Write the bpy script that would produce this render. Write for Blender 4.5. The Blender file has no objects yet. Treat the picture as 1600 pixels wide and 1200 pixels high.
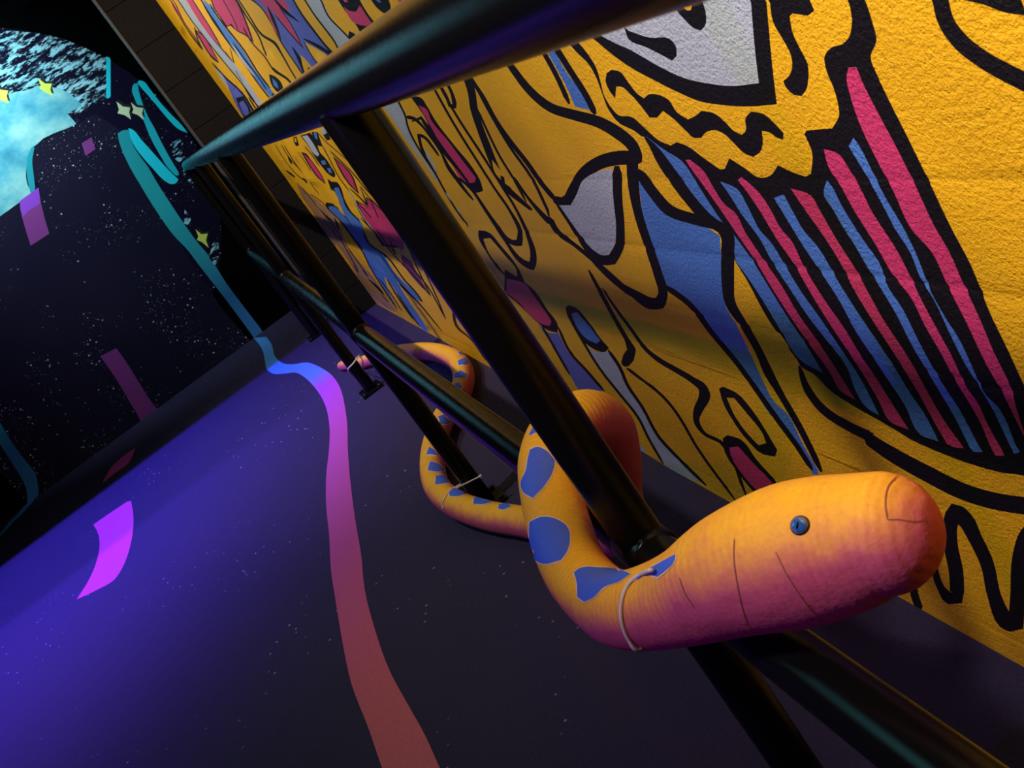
import bpy, bmesh, math, random
import numpy as np
from mathutils import Vector, Matrix
from mathutils.geometry import delaunay_2d_cdt
from mathutils.bvhtree import BVHTree

random.seed(7)
SC = bpy.context.scene
COL = SC.collection

# ------------------------------------------------------------------ camera
F = 1600.0                       # focal length in pixels of a 1600x1200 frame
CAM_H = 1.08
_c = np.array([-0.321459737, -0.184516286, 0.928771973])   # corridor direction (camera axes: right, down, forward)
_v = np.array([0.535843433, 0.773238135, 0.339079049])     # plumb line, downwards
_c /= np.linalg.norm(_c); _v -= _c * (_v @ _c); _v /= np.linalg.norm(_v)
_r = np.cross(_v, _c)
RIGHT = Vector((_r[0], _c[0], -_v[0])); DOWN = Vector((_r[1], _c[1], -_v[1])); FWD = Vector((_r[2], _c[2], -_v[2]))
CAM = Vector((0, 0, CAM_H))
cam_data = bpy.data.cameras.new('camera')
cam_data.sensor_width = 36.0; cam_data.lens = 36.0 * F / 1600.0
cam_data.clip_start = 0.02
cam_data.dof.use_dof = True; cam_data.dof.focus_distance = 1.5; cam_data.dof.aperture_fstop = 26
cam = bpy.data.objects.new('camera', cam_data); COL.objects.link(cam)
m = Matrix.Identity(4)
for i in range(3):
    m[i][0] = RIGHT[i]; m[i][1] = -DOWN[i]; m[i][2] = -FWD[i]; m[i][3] = CAM[i]
cam.matrix_world = m
SC.camera = cam

SC.view_settings.view_transform = 'Standard'
SC.view_settings.look = 'None'
SC.view_settings.gamma = 1.0
SC.view_settings.use_curve_mapping = False
SC.view_settings.exposure = 0.0

# ------------------------------------------------------------------ world and lamps
w = bpy.data.worlds.new('world'); SC.world = w; w.use_nodes = True
w.node_tree.nodes['Background'].inputs[0].default_value = (0.012, 0.008, 0.03, 1)
w.node_tree.nodes['Background'].inputs[1].default_value = 0.25

def lamp(name, kind, loc, aim, power, colour, radius=0.03, angle=90, blend=0.6, size=None):
    d = bpy.data.lights.new(name, kind); d.energy = power; d.color = colour
    if kind == 'SPOT':
        d.spot_size = math.radians(angle); d.spot_blend = blend; d.shadow_soft_size = radius
    elif kind == 'AREA':
        d.shape = 'RECTANGLE'; d.size, d.size_y = size
    else:
        d.shadow_soft_size = radius
    o = bpy.data.objects.new(name, d); COL.objects.link(o)
    o.location = loc
    o.rotation_euler = (Vector(aim) - Vector(loc)).to_track_quat('-Z', 'Y').to_euler()
    return o

WARM = (1.0, 0.89, 0.72)
# track spots washing the mural wall from the ceiling
lamp('track_spot', 'SPOT', (-0.72, 0.35, 2.6), (0.49, 0.50, 1.62), 480, WARM, 0.12, 66, 1.0)
lamp('track_spot', 'SPOT', (-0.72, 2.1, 2.6), (0.49, 2.5, 1.35), 130, WARM, 0.05, 100, 1.0)
lamp('track_spot', 'SPOT', (-0.72, 3.9, 2.6), (0.49, 4.3, 1.25), 210, WARM, 0.02, 100, 1.0)
# black-light floods: on the header and by the added light-cut beam, shining down on the floor; an added violet fill on the open side
lamp('blacklight_flood', 'SPOT', (-1.5, 5.05, 2.55), (-1.35, 4.85, 0), 1050, (0.13, 0.085, 1.0), 0.012, 86, 1.0)
lamp('blacklight_flood', 'SPOT', (-2.0, 4.045, 2.6), (-1.75, 3.95, 0), 520, (0.24, 0.09, 1.0), 0.012, 84, 1.0)
lamp('blacklight_flood', 'SPOT', (-2.6, 0.8, 1.45), (0.1, 0.8, 0.6), 55, (0.45, 0.04, 1.0), 0.05, 60, 1.0)  # unseen violet fill added to tint the snake's left and lower sides
# cool spot on the round painting of the end wall
lamp('end_wall_spot', 'SPOT', (-0.85, 5.72, 2.62), (-0.6, 6.5, 1.75), 165, (0.62, 0.93, 1.0), 0.04, 88, 1.0)
# teal ceiling lamp over the open side of the room
lamp('teal_ceiling_lamp', 'AREA', (-1.3, 2.4, 2.6), (-0.2, 2.2, 0), 12, (0.25, 0.95, 1.0), size=(0.6, 1.8))

# ------------------------------------------------------------------ helpers
def ray(p):
    return RIGHT * ((p[0] - 800) / F) + DOWN * ((p[1] - 600) / F) + FWD
def on_x(p, x): d = ray(p); return CAM + d * (x / d.x)
def on_y(p, y): d = ray(p); return CAM + d * (y / d.y)
def on_z(p, z=0.0): d = ray(p); return CAM + d * ((z - CAM_H) / d.z)
def at_depth(p, dep): return CAM + ray(p) * dep

def nmat(name, colour, rough=0.6, metal=0.0, spec=0.5):
    mt = bpy.data.materials.new(name); mt.use_nodes = True
    b = mt.node_tree.nodes['Principled BSDF']
    b.inputs['Base Color'].default_value = (*colour, 1); b.inputs['Roughness'].default_value = rough
    b.inputs['Metallic'].default_value = metal; b.inputs['Specular IOR Level'].default_value = spec
    return mt
def N(mt, kind, **kw):
    n = mt.node_tree.nodes.new(kind)
    for k, v in kw.items(): setattr(n, k, v)
    return n
def L(mt, a, b): mt.node_tree.links.new(a, b)
def bsdf(mt): return mt.node_tree.nodes['Principled BSDF']
def coords(mt, scale=(1, 1, 1)):
    g = N(mt, 'ShaderNodeNewGeometry'); mp = N(mt, 'ShaderNodeMapping'); mp.inputs['Scale'].default_value = scale
    L(mt, g.outputs['Position'], mp.inputs['Vector']); return mp.outputs['Vector']
def noise(mt, vec, scale, detail=3, rough=0.5):
    n = N(mt, 'ShaderNodeTexNoise'); n.inputs['Scale'].default_value = scale
    n.inputs['Detail'].default_value = detail; n.inputs['Roughness'].default_value = rough
    L(mt, vec, n.inputs['Vector']); return n.outputs['Fac']
def ramp(mt, fac, stops, interp='LINEAR'):
    r = N(mt, 'ShaderNodeValToRGB'); r.color_ramp.interpolation = interp
    el = r.color_ramp.elements
    while len(el) < len(stops): el.new(0.5)
    for e, (p, cc) in zip(el, stops): e.position = p; e.color = (*cc, 1) if len(cc) == 3 else cc
    L(mt, fac, r.inputs['Fac']); return r.outputs['Color']
def mixc(mt, fac, a, b, mode='MIX'):
    n = N(mt, 'ShaderNodeMix', data_type='RGBA', blend_type=mode)
    for s, x in ((n.inputs[0], fac), (n.inputs[6], a), (n.inputs[7], b)):
        if isinstance(x, (int, float)): s.default_value = x
        elif isinstance(x, tuple): s.default_value = (*x, 1)
        else: L(mt, x, s)
    return n.outputs[2]
def bump(mt, height, strength, dist=0.004, prev=None):
    b = N(mt, 'ShaderNodeBump'); b.inputs['Strength'].default_value = strength; b.inputs['Distance'].default_value = dist
    L(mt, height, b.inputs['Height'])
    if prev is not None: L(mt, prev, b.inputs['Normal'])
    return b.outputs['Normal']

def mesh_obj(name, verts, faces, mat=None, parent=None, smooth=False):
    me = bpy.data.meshes.new(name); me.from_pydata([tuple(v) for v in verts], [], faces); me.update()
    if mat is not None:
        for x in (mat if isinstance(mat, (list, tuple)) else [mat]): me.materials.append(x)
    if smooth: me.polygons.foreach_set('use_smooth', [True] * len(me.polygons))
    o = bpy.data.objects.new(name, me); COL.objects.link(o)
    if parent is not None: o.parent = parent
    return o
def tag(o, label=None, cat=None, group=None, kind=None):
    for k, v in (('label', label), ('category', cat), ('group', group), ('kind', kind)):
        if v: o[k] = v
    return o
def empty(name, loc=(0, 0, 0)):
    o = bpy.data.objects.new(name, None); COL.objects.link(o); o.location = loc; o.empty_display_size = 0.1
    return o
def box(name, lo, hi, mat, parent=None, bevel=0.0):
    bm = bmesh.new(); bmesh.ops.create_cube(bm, size=1)
    for vv in bm.verts:
        vv.co = Vector([lo[i] + (vv.co[i] + 0.5) * (hi[i] - lo[i]) for i in range(3)])
    if bevel: bmesh.ops.bevel(bm, geom=bm.edges[:], offset=bevel, segments=2, affect='EDGES', profile=0.6)
    me = bpy.data.meshes.new(name); bm.to_mesh(me); bm.free(); me.materials.append(mat)
    o = bpy.data.objects.new(name, me); COL.objects.link(o)
    if parent is not None: o.parent = parent
    return o
def catmull(pts, n=8, closed=False):
    pts = [Vector(p) for p in pts]; out = []; k = len(pts)
    for i in range(k if closed else k - 1):
        if closed: p0, p1, p2, p3 = pts[i - 1], pts[i], pts[(i + 1) % k], pts[(i + 2) % k]
        else: p0, p1, p2, p3 = pts[max(i - 1, 0)], pts[i], pts[i + 1], pts[min(i + 2, k - 1)]
        for j in range(n):
            t = j / n; t2 = t * t; t3 = t2 * t
            out.append(0.5 * ((2 * p1) + (p2 - p0) * t + (2 * p0 - 5 * p1 + 4 * p2 - p3) * t2 + (3 * p1 - p0 - 3 * p2 + p3) * t3))
    if not closed: out.append(pts[-1])
    return out
def tube_data(path, radii, seg=24, closed=False, cap=True, up=Vector((0, 0, 1))):
    """sweep: returns verts, faces, and for each vertex its (u, angle) place"""
    path = [Vector(p) for p in path]; n = len(path)
    tang = []
    for i in range(n):
        a = path[i - 1] if (closed or i) else path[0]; b = path[(i + 1) % n] if (closed or i < n - 1) else path[-1]
        tang.append((b - a).normalized())
    nrm = tang[0].orthogonal().normalized(); frames = []
    for i in range(n):
        if i: nrm = (tang[i - 1].rotation_difference(tang[i])) @ nrm
        nrm = (nrm - tang[i] * nrm.dot(tang[i])).normalized()
        frames.append((nrm.copy(), tang[i].cross(nrm)))
    verts = []; faces = []
    for i in range(n):
        a, b = frames[i]
        for j in range(seg):
            t = 2 * math.pi * j / seg
            verts.append(path[i] + (a * math.cos(t) + b * math.sin(t)) * radii[i])
    for i in range(n if closed else n - 1):
        k = (i + 1) % n
        for j in range(seg):
            j2 = (j + 1) % seg
            faces.append((i * seg + j, i * seg + j2, k * seg + j2, k * seg + j))
    if cap and not closed:
        faces.append(tuple(range(seg - 1, -1, -1))); faces.append(tuple((n - 1) * seg + j for j in range(seg)))
    return verts, faces
def pipe(name, path, rad, mat, parent=None, seg=28, closed=False):
    v_, f_ = tube_data(path, [rad] * len(path), seg, closed, False)
    if not closed:                                # end discs on vertices of their own, so the barrel keeps clean normals
        k = len(v_); v_ = v_ + v_[:seg] + v_[-seg:]
        f_ += [tuple(k + j for j in range(seg - 1, -1, -1)), tuple(k + seg + j for j in range(seg))]
    o = mesh_obj(name, v_, f_, mat, parent)
    for p in o.data.polygons: p.use_smooth = len(p.vertices) == 4
    return o

# ---- tracing helpers: outlines measured on the photograph, in crops (x0, y0, scale)
VIEWS = dict(X=(0, 0, 1), Z=(800, 0, .3), A=(1120, 0, .3), C=(1120, 340, .3), E=(800, 340, .3), G=(640, 100, .3), K=(480, 200, .3),
             D=(1120, 680, .3), M=(800, 600, .3), N=(780, 380, .35), Q=(1380, 700, .3), F1=(240, 0, .2), F2=(440, 0, .1375),
             F3=(400, 200, .15), F4=(480, 340, .2), F5=(500, 160, .15), R=(600, 480, .3), S1=(0, 0, .3), S2=(140, 160, .225),
             S3=(0, 160, .2), S4=(120, 60, .15), S5=(0, 0, .15), S6=(0, 300, .35), S7=(0, 480, 1 / 3), S8=(240, 300, .26667), S9=(0, 620, .5))
def px(text):
    out = []; vw = VIEWS['X']
    for tok in text.split():
        if tok in VIEWS: vw = VIEWS[tok]
        else:
            a, b = tok.split(','); out.append((vw[0] + float(a) * vw[2], vw[1] + float(b) * vw[2]))
    return out, vw[2]
def smooth_line(pts, closed, n=4, corner=46):
    P = [np.array(p, float) for p in pts]; k = len(P); tan = []
    for i in range(k):
        if not closed and i in (0, k - 1): tan.append(None); continue
        a = P[i] - P[i - 1]; b = P[(i + 1) % k] - P[i]
        la, lb = np.linalg.norm(a), np.linalg.norm(b)
        if la < 1e-6 or lb < 1e-6: tan.append(None); continue
        if max(la, lb) > 3.5 * min(la, lb): tan.append(None); continue
        ang = math.degrees(math.acos(max(-1, min(1, a @ b / la / lb))))
        tan.append(None if ang > corner else (a / la * lb + b / lb * la) / (la + lb))
    out = []
    for i in range(k if closed else k - 1):
        p, q = P[i], P[(i + 1) % k]; d = q - p; ln = np.linalg.norm(d)
        t0 = d if tan[i] is None else tan[i] * ln; j = (i + 1) % k
        t1 = d if tan[j] is None else tan[j] * ln
        if tan[i] is None and tan[j] is None: out.append((p, i)); continue
        for s in range(n):
            u = s / n
            h = (2*u**3 - 3*u**2 + 1) * p + (u**3 - 2*u**2 + u) * t0 + (-2*u**3 + 3*u**2) * q + (u**3 - u**2) * t1
            out.append((h, i + u))
    if not closed: out.append((P[-1], k - 1.0))
    return out
def poly(text):
    pts, _ = px(text); return [p for p, _ in smooth_line(pts, True)]
def stroke(text, widths):
    pts, sc = px(text)
    if isinstance(widths, (int, float)): widths = [widths] * len(pts)
    widths = list(widths) + [widths[-1]] * (len(pts) - len(widths))
    ln = smooth_line(pts, False); left = []; right = []
    for i, (p, u) in enumerate(ln):
        a = ln[max(i - 1, 0)][0]; b = ln[min(i + 1, len(ln) - 1)][0]
        t = b - a; t = t / (np.linalg.norm(t) + 1e-9); nn = np.array([-t[1], t[0]])
        lo = int(min(math.floor(u), len(pts) - 1)); hi = min(lo + 1, len(pts) - 1)
        wd = (widths[lo] * (1 - (u - lo)) + widths[hi] * (u - lo)) * sc * 0.5
        if i in (0, len(ln) - 1): wd *= 0.45
        left.append(p + nn * wd); right.append(p - nn * wd)
    return left + right[::-1]
def inside(poly_, X, Y):
    """non-zero winding test, vectorised"""
    wn = np.zeros(len(X), int); P = np.asarray(poly_)
    for (x0, y0), (x1, y1) in zip(P, np.roll(P, -1, axis=0)):
        cr = (x1 - x0) * (Y - y0) - (X - x0) * (y1 - y0)
        wn += ((y0 <= Y) & (y1 > Y) & (cr > 0)).astype(int) - ((y0 > Y) & (y1 <= Y) & (cr < 0)).astype(int)
    return wn != 0
def painted_sheet(name, shapes, lo, hi, step, place, mats, parent, relief=None, lines=(), base='base', domain=None):
    """one skin holding a flat painting: shapes = [(material key, outline in sheet coordinates)], later ones on top"""
    vs = []; es = []
    def loop(pts, close=True):
        s = len(vs); vs.extend(Vector((float(p[0]), float(p[1]))) for p in pts); n = len(pts)
        es.extend((s + i, s + (i + 1) % n) for i in range(n if close else n - 1))
    clip = []
    for key, P in shapes:
        P = np.asarray(P, float); P[:, 0] = np.clip(P[:, 0], lo[0], hi[0]); P[:, 1] = np.clip(P[:, 1], lo[1], hi[1])
        clip.append((key, P)); loop(P)
    if domain is not None: loop(domain)
    else: loop([(lo[0], lo[1]), (hi[0], lo[1]), (hi[0], hi[1]), (lo[0], hi[1])])
    for P in lines: loop(P, False)
    nx = int((hi[0] - lo[0]) / step); ny = int((hi[1] - lo[1]) / step)
    for i in range(1, nx):
        for j in range(1, ny):
            vs.append(Vector((lo[0] + (hi[0] - lo[0]) * (i + random.uniform(-.2, .2)) / nx, lo[1] + (hi[1] - lo[1]) * (j + random.uniform(-.2, .2)) / ny)))
    r = delaunay_2d_cdt(vs, es, [], 0, 1e-6, False)
    V = np.array([tuple(v) for v in r[0]]); T = np.array([f for f in r[2] if len(f) == 3])
    cx = V[T].mean(axis=1); keys = list(mats); idx = np.full(len(T), keys.index(base))
    for key, P in clip:
        lo_, hi_ = P.min(0), P.max(0)
        sel = np.where((cx[:, 0] >= lo_[0]) & (cx[:, 0] <= hi_[0]) & (cx[:, 1] >= lo_[1]) & (cx[:, 1] <= hi_[1]))[0]
        if len(sel): idx[sel[inside(P, cx[sel, 0], cx[sel, 1])]] = keys.index(key)
    if domain is not None:
        keep = inside(domain, cx[:, 0], cx[:, 1]); T = T[keep]; idx = idx[keep]
    D = relief(V) if relief is not None else np.zeros(len(V))
    o = mesh_obj(name, [place(a, b, d) for (a, b), d in zip(V, D)], T.tolist(), [mats[k] for k in keys], parent)
    o.data.polygons.foreach_set('material_index', idx.astype(np.int32))
    # make all faces look the same way (towards the room)
    if relief is not None: o.data.polygons.foreach_set('use_smooth', [True] * len(o.data.polygons))
    o.data.update()
    return o

# ------------------------------------------------------------------ materials
def wall_paint(name, colour, rough=0.36, var=0.22):
    mt = nmat(name, colour, rough)
    v_ = coords(mt)
    big = noise(mt, v_, 5, 4); fine = noise(mt, v_, 170, 4, 0.65); rol = noise(mt, v_, 420, 2, 0.5)
    dark = tuple(x * (1 - var) for x in colour)
    L(mt, mixc(mt, ramp(mt, big, [(0.3, (0, 0, 0)), (0.75, (1, 1, 1))]), dark, colour), bsdf(mt).inputs['Base Color'])
    n1 = bump(mt, fine, 0.55, 0.006)
    if max(colour) < 0.05: bsdf(mt).inputs['Specular IOR Level'].default_value = 0.22
    n2 = bump(mt, rol, 0.35, 0.003, n1)
    L(mt, n2, bsdf(mt).inputs['Normal'])
    return mt
MURAL = dict(
    base=wall_paint('mural_yellow', (0.86, 0.46, 0.008)),
    K=wall_paint('mural_black', (0.006, 0.005, 0.007), 0.5),
    P=wall_paint('mural_pink', (0.62, 0.045, 0.16)),
    B=wall_paint('mural_blue', (0.075, 0.20, 0.60)),
    V=wall_paint('mural_violet', (0.13, 0.15, 0.62)),
    W=wall_paint('mural_grey_white', (0.44, 0.48, 0.58)),
    U=wall_paint('mural_plum', (0.17, 0.03, 0.12)),
    T=wall_paint('mural_tan', (0.42, 0.22, 0.10)))

def block_black():
    mt = nmat('black_block_paint', (0.016, 0.013, 0.015), 0.8, 0, 0.15)
    v_ = coords(mt); n = noise(mt, v_, 90, 4, 0.6)
    L(mt, mixc(mt, n, (0.0045, 0.0036, 0.0042), (0.010, 0.008, 0.009)), bsdf(mt).inputs['Base Color'])
    L(mt, bump(mt, n, 0.5, 0.005), bsdf(mt).inputs['Normal']); return mt
BLACK_BLOCK = block_black()
BLACK_WALL = nmat('black_wall_paint', (0.0012, 0.0012, 0.0015), 0.95, 0, 0.02)

def floor_paint():
    mt = nmat('indigo_floor_paint', (0.05, 0.035, 0.11), 0.7, 0, 0.25)
    v_ = coords(mt)
    big = noise(mt, v_, 2.2, 5, 0.6); fine = noise(mt, v_, 160, 3, 0.7)
    base = mixc(mt, big, (0.012, 0.0088, 0.033), (0.023, 0.0155, 0.056))
    base = mixc(mt, ramp(mt, fine, [(0.35, (0, 0, 0)), (0.7, (1, 1, 1))]), base, (0.031, 0.022, 0.064))
    # paint flecks and lint
    vo = N(mt, 'ShaderNodeTexVoronoi'); vo.inputs['Scale'].default_value = 26; L(mt, coords(mt, (1, 1, 0)), vo.inputs['Vector'])
    patch = ramp(mt, noise(mt, v_, 1.6, 2), [(0.46, (0, 0, 0)), (0.60, (1, 1, 1))])
    fleck = ramp(mt, vo.outputs['Distance'], [(0.03, (1, 1, 1)), (0.10, (0, 0, 0))])
    fac = mixc(mt, 1.0, fleck, patch, 'MULTIPLY')
    base = mixc(mt, fac, base, (0.62, 0.62, 0.72))
    L(mt, base, bsdf(mt).inputs['Base Color'])
    L(mt, bump(mt, fine, 0.35, 0.003), bsdf(mt).inputs['Normal'])
    return mt
FLOOR = floor_paint()

def ribbon_floor():
    mt = nmat('floor_ribbon_paint', (0.5, 0.05, 0.4), 0.6)
    g = N(mt, 'ShaderNodeNewGeometry'); s = N(mt, 'ShaderNodeSeparateXYZ'); L(mt, g.outputs['Position'], s.inputs[0])
    mr = N(mt, 'ShaderNodeMapRange'); mr.inputs[1].default_value = 1.4; mr.inputs[2].default_value = 5.4
    L(mt, s.outputs['Y'], mr.inputs[0])
    col = ramp(mt, mr.outputs[0], [(0.0, (0.62, 0.14, 0.13)), (0.16, (0.55, 0.09, 0.15)), (0.34, (0.42, 0.05, 0.20)), (0.6, (0.50, 0.06, 0.36)),
                                   (0.75, (0.45, 0.06, 0.52)), (0.82, (0.10, 0.22, 0.75)), (1.0, (0.05, 0.24, 0.70))])
    v_ = coords(mt); n = noise(mt, v_, 150, 3, 0.7)
    col = mixc(mt, ramp(mt, n, [(0.3, (0, 0, 0)), (0.5, (1, 1, 1))]), mixc(mt, 0.25, col, (0.05, 0.02, 0.06)), col)
    L(mt, col, bsdf(mt).inputs['Base Color']); L(mt, bump(mt, n, 0.3, 0.003), bsdf(mt).inputs['Normal'])
    return mt
RIBBON_FLOOR = ribbon_floor()
def patch_paint(name, c1):
    mt = nmat(name, c1, 0.6); n = noise(mt, coords(mt), 90, 3, 0.6)
    L(mt, mixc(mt, n, tuple(x * 0.8 for x in c1), c1), bsdf(mt).inputs['Base Color']); return mt
MAGENTA = patch_paint('magenta_floor_paint', (0.72, 0.045, 0.36))

def starfield(name, c1, c2, dens=1.0):
    mt = nmat(name, c1, 0.8, 0, 0.05)
    v_ = coords(mt); big = noise(mt, v_, 2.5, 3)
    base = mixc(mt, big, c1, c2)
    fac = None
    for sc_, r_, th in ((30, 0.15, 0.44), (75, 0.15, 0.47), (13, 0.075, 0.36)):
        vo = N(mt, 'ShaderNodeTexVoronoi'); vo.inputs['Scale'].default_value = sc_; L(mt, coords(mt, (1, 0, 1)), vo.inputs['Vector'])
        pt = ramp(mt, vo.outputs['Distance'], [(r_ * 0.5, (1, 1, 1)), (r_, (0, 0, 0))])
        ms = ramp(mt, noise(mt, v_, 3.2, 2), [(th, (0, 0, 0)), (th + 0.16, (dens, dens, dens))])
        f_ = mixc(mt, 1.0, pt, ms, 'MULTIPLY')
        fac = f_ if fac is None else mixc(mt, 1.0, fac, f_, 'ADD')
    L(mt, mixc(mt, fac, base, (0.8, 0.88, 0.95)), bsdf(mt).inputs['Base Color'])
    return mt
def cloud_paint():
    mt = nmat('moon_cloud_paint', (0.3, 0.8, 0.9), 0.8, 0, 0.05)
    v_ = coords(mt, (1, 1, 1.5)); a = noise(mt, v_, 4.5, 6, 0.6)
    L(mt, ramp(mt, a, [(0.30, (0.05, 0.27, 0.40)), (0.46, (0.13, 0.45, 0.55)), (0.60, (0.30, 0.62, 0.62)), (0.75, (0.55, 0.80, 0.74))]), bsdf(mt).inputs['Base Color'])
    return mt
def wisp_paint():
    mt = nmat('moon_wisp_paint', (0.3, 0.8, 0.9), 0.8, 0, 0.05)
    mp = N(mt, 'ShaderNodeMapping'); mp.inputs['Rotation'].default_value = (0, math.radians(28), 0); mp.inputs['Scale'].default_value = (1.0, 1, 3.4)
    g = N(mt, 'ShaderNodeNewGeometry'); L(mt, g.outputs['Position'], mp.inputs['Vector'])
    a = noise(mt, mp.outputs[0], 10, 9, 0.72); b = noise(mt, coords(mt), 3, 3)
    f_ = ramp(mt, a, [(0.50, (0, 0, 0)), (0.545, (1, 1, 1))])
    col = mixc(mt, b, (0.13, 0.50, 0.68), (0.55, 0.86, 0.90))
    L(mt, mixc(mt, f_, (0.008, 0.005, 0.02), col), bsdf(mt).inputs['Base Color'])
    return mt
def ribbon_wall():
    """teal ribbon paint; lamp fall-off and blue light at the foot put into it"""
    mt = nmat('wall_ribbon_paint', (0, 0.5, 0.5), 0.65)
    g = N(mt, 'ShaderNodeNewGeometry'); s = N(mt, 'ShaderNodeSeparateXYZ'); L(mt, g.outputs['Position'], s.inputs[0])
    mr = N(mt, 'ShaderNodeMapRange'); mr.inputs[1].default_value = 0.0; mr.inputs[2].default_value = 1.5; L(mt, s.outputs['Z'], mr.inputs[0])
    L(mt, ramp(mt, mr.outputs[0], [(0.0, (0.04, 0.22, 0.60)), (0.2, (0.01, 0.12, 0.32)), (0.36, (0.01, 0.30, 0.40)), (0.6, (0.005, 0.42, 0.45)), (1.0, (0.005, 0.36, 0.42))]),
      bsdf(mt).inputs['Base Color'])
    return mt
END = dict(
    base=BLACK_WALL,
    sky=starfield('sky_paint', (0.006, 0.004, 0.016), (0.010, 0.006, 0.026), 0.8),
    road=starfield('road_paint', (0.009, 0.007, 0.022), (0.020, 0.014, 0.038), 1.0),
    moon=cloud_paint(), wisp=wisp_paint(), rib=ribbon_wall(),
    cyan=nmat('cyan_paint', (0.0, 0.78, 0.92), 0.6), teal=nmat('teal_paint', (0.0, 0.33, 0.40), 0.6), mid=nmat('mid_teal_paint', (0.0, 0.55, 0.64), 0.6),
    pur=nmat('purple_paint', (0.33, 0.05, 0.62), 0.6), plum=nmat('plum_paint', (0.26, 0.03, 0.24), 0.6),
    star=nmat('star_paint', (0.78, 0.86, 0.10), 0.6), pale=nmat('pale_star_paint', (0.82, 0.86, 0.50), 0.6), K=nmat('outline_paint', (0.004, 0.003, 0.008), 0.7))

def rail_paint():
    mt = bpy.data.materials.new('black_rail_enamel'); mt.use_nodes = True; nt = mt.node_tree
    nt.nodes.remove(nt.nodes['Principled BSDF']); out = nt.nodes['Material Output']
    df = N(mt, 'ShaderNodeBsdfDiffuse'); df.inputs['Color'].default_value = (0.004, 0.004, 0.005, 1)
    gl = N(mt, 'ShaderNodeBsdfAnisotropic'); gl.distribution = 'BECKMANN'; gl.inputs['Color'].default_value = (0.9, 0.9, 0.9, 1); gl.inputs['Anisotropy'].default_value = 0.0
    L(mt, ramp(mt, noise(mt, coords(mt), 25, 3), [(0.3, (0.265,) * 3), (0.7, (0.285,) * 3)]), gl.inputs['Roughness'])
    fr = N(mt, 'ShaderNodeFresnel'); fr.inputs['IOR'].default_value = 1.26
    mx = N(mt, 'ShaderNodeMixShader'); L(mt, fr.outputs[0], mx.inputs[0]); L(mt, df.outputs[0], mx.inputs[1]); L(mt, gl.outputs[0], mx.inputs[2])
    L(mt, mx.outputs[0], out.inputs['Surface'])
    return mt
RAIL = rail_paint()
BOLT = nmat('bolt_steel', (0.03, 0.03, 0.035), 0.35, 0.8)
TIE = nmat('white_nylon', (0.62, 0.58, 0.60), 0.45)

# ------------------------------------------------------------------ the room
WX, YC, YE, ZT, XL, YB = 0.49, 5.13, 6.5, 2.7, -3.2, -1.6
floor = box('floor', (XL, YB, -0.08), (0.9, YE + 0.1, 0.0), FLOOR); tag(floor, 'dark indigo painted concrete floor with paint flecks', kind='structure')
ceil = box('ceiling', (XL, YB, ZT), (0.9, YE + 0.1, ZT + 0.1), BLACK_WALL); tag(ceil, 'black painted ceiling', kind='structure')
wl = box('wall_left', (XL - 0.1, YB, 0), (XL, YE + 0.1, ZT), BLACK_WALL); tag(wl, 'black painted wall on the open side', kind='structure')
wb = box('wall_back', (XL, YB - 0.1, 0), (0.9, YB, ZT), BLACK_WALL); tag(wb, 'black painted wall behind', kind='structure')
wa = box('wall_alcove', (0.75, YC + 0.2, 0), (0.85, YE, ZT), BLACK_WALL); tag(wa, 'black side wall of the dark alcove', kind='structure')
header = box('wall_header', (XL, YC, 2.02), (0.262, YC + 0.2, ZT), BLACK_WALL); tag(header, 'black header over the wide opening', kind='structure')
beam = box('light_cut_beam', (XL, 4.1, 2.2), (-0.95, 4.3, ZT), BLACK_WALL); tag(beam, 'added unseen black beam cutting the flood light', kind='structure')  # unseen beam added to cut the flood's light edge on the floor

# mural wall: body behind, painted skin in front
wall_r = box('wall_right', (WX + 0.008, YB, 0), (WX + 0.21, YC + 0.02, ZT), MURAL['base']); tag(wall_r, 'block wall painted with a bold yellow graffiti mural', kind='structure')
TR = []                                  # (paint, outline in photo pixels), later ones lie on top
def P_(key, text): TR.append((key, poly(text)))
def S_(text, wd, key='K'): TR.append((key, stroke(text, wd)))
# -- large white eye form with its heavy outline
P_('K', 'Z 360,150 820,-40 1330,-40 1345,150 1360,330 1383,540 1250,552 1100,545 980,525 860,475 740,415 620,350 520,280 430,205')
P_('W', 'Z 410,150 815,-30 1250,-30 1260,120 1270,250 1290,430 1150,445 1040,435 900,405 760,340 620,260 500,205')
P_('K', 'Z 820,-30 850,40 900,100 950,145 985,158 1010,130 1015,80 995,0 985,-30')
P_('base', 'Z 875,-30 895,40 915,52 935,50 940,20 925,-30')
P_('K', 'Z 585,140 610,160 720,195 820,200 855,240 860,290 835,315 790,290 700,245 610,205')
P_('K', 'A 282,-20 300,110 350,200 390,280 398,330 385,385 350,420 370,460 405,490 445,498 470,465 480,420 478,330 440,250 400,160 387,80 400,65 480,78 515,50 518,-20')
P_('K', 'Z 520,362 560,370 610,430 660,490 690,510 715,490 760,490 820,520 860,580 920,620 960,600 990,575 1050,585 1110,630 1160,680 1200,700 1220,680 1220,610 1250,578 1310,590 1380,650 1418,690 1415,725 1385,715 1340,685 1305,680 1310,740 1295,790 1260,815 1220,800 1160,745 1100,690 1060,675 1010,690 990,715 950,715 910,680 860,630 790,575 760,610 720,610 690,570 620,490 570,450 545,450 540,510 510,470 490,420 495,380')
# -- blue body with the long tail
P_('B', 'Z 655,900 680,930 720,1000 800,1090 880,1120 1020,1180 E 1000,50 1075,100 1080,200 1090,330 1110,450 1170,560 1240,700 1300,830 1370,960 M 1430,150 1520,320 1590,440 1600,470 1570,470 1530,390 1430,250 1340,130 E 1360,1040 1280,920 1200,800 1120,690 1040,590 960,500 900,410 795,345 770,260 720,120 690,0')
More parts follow.
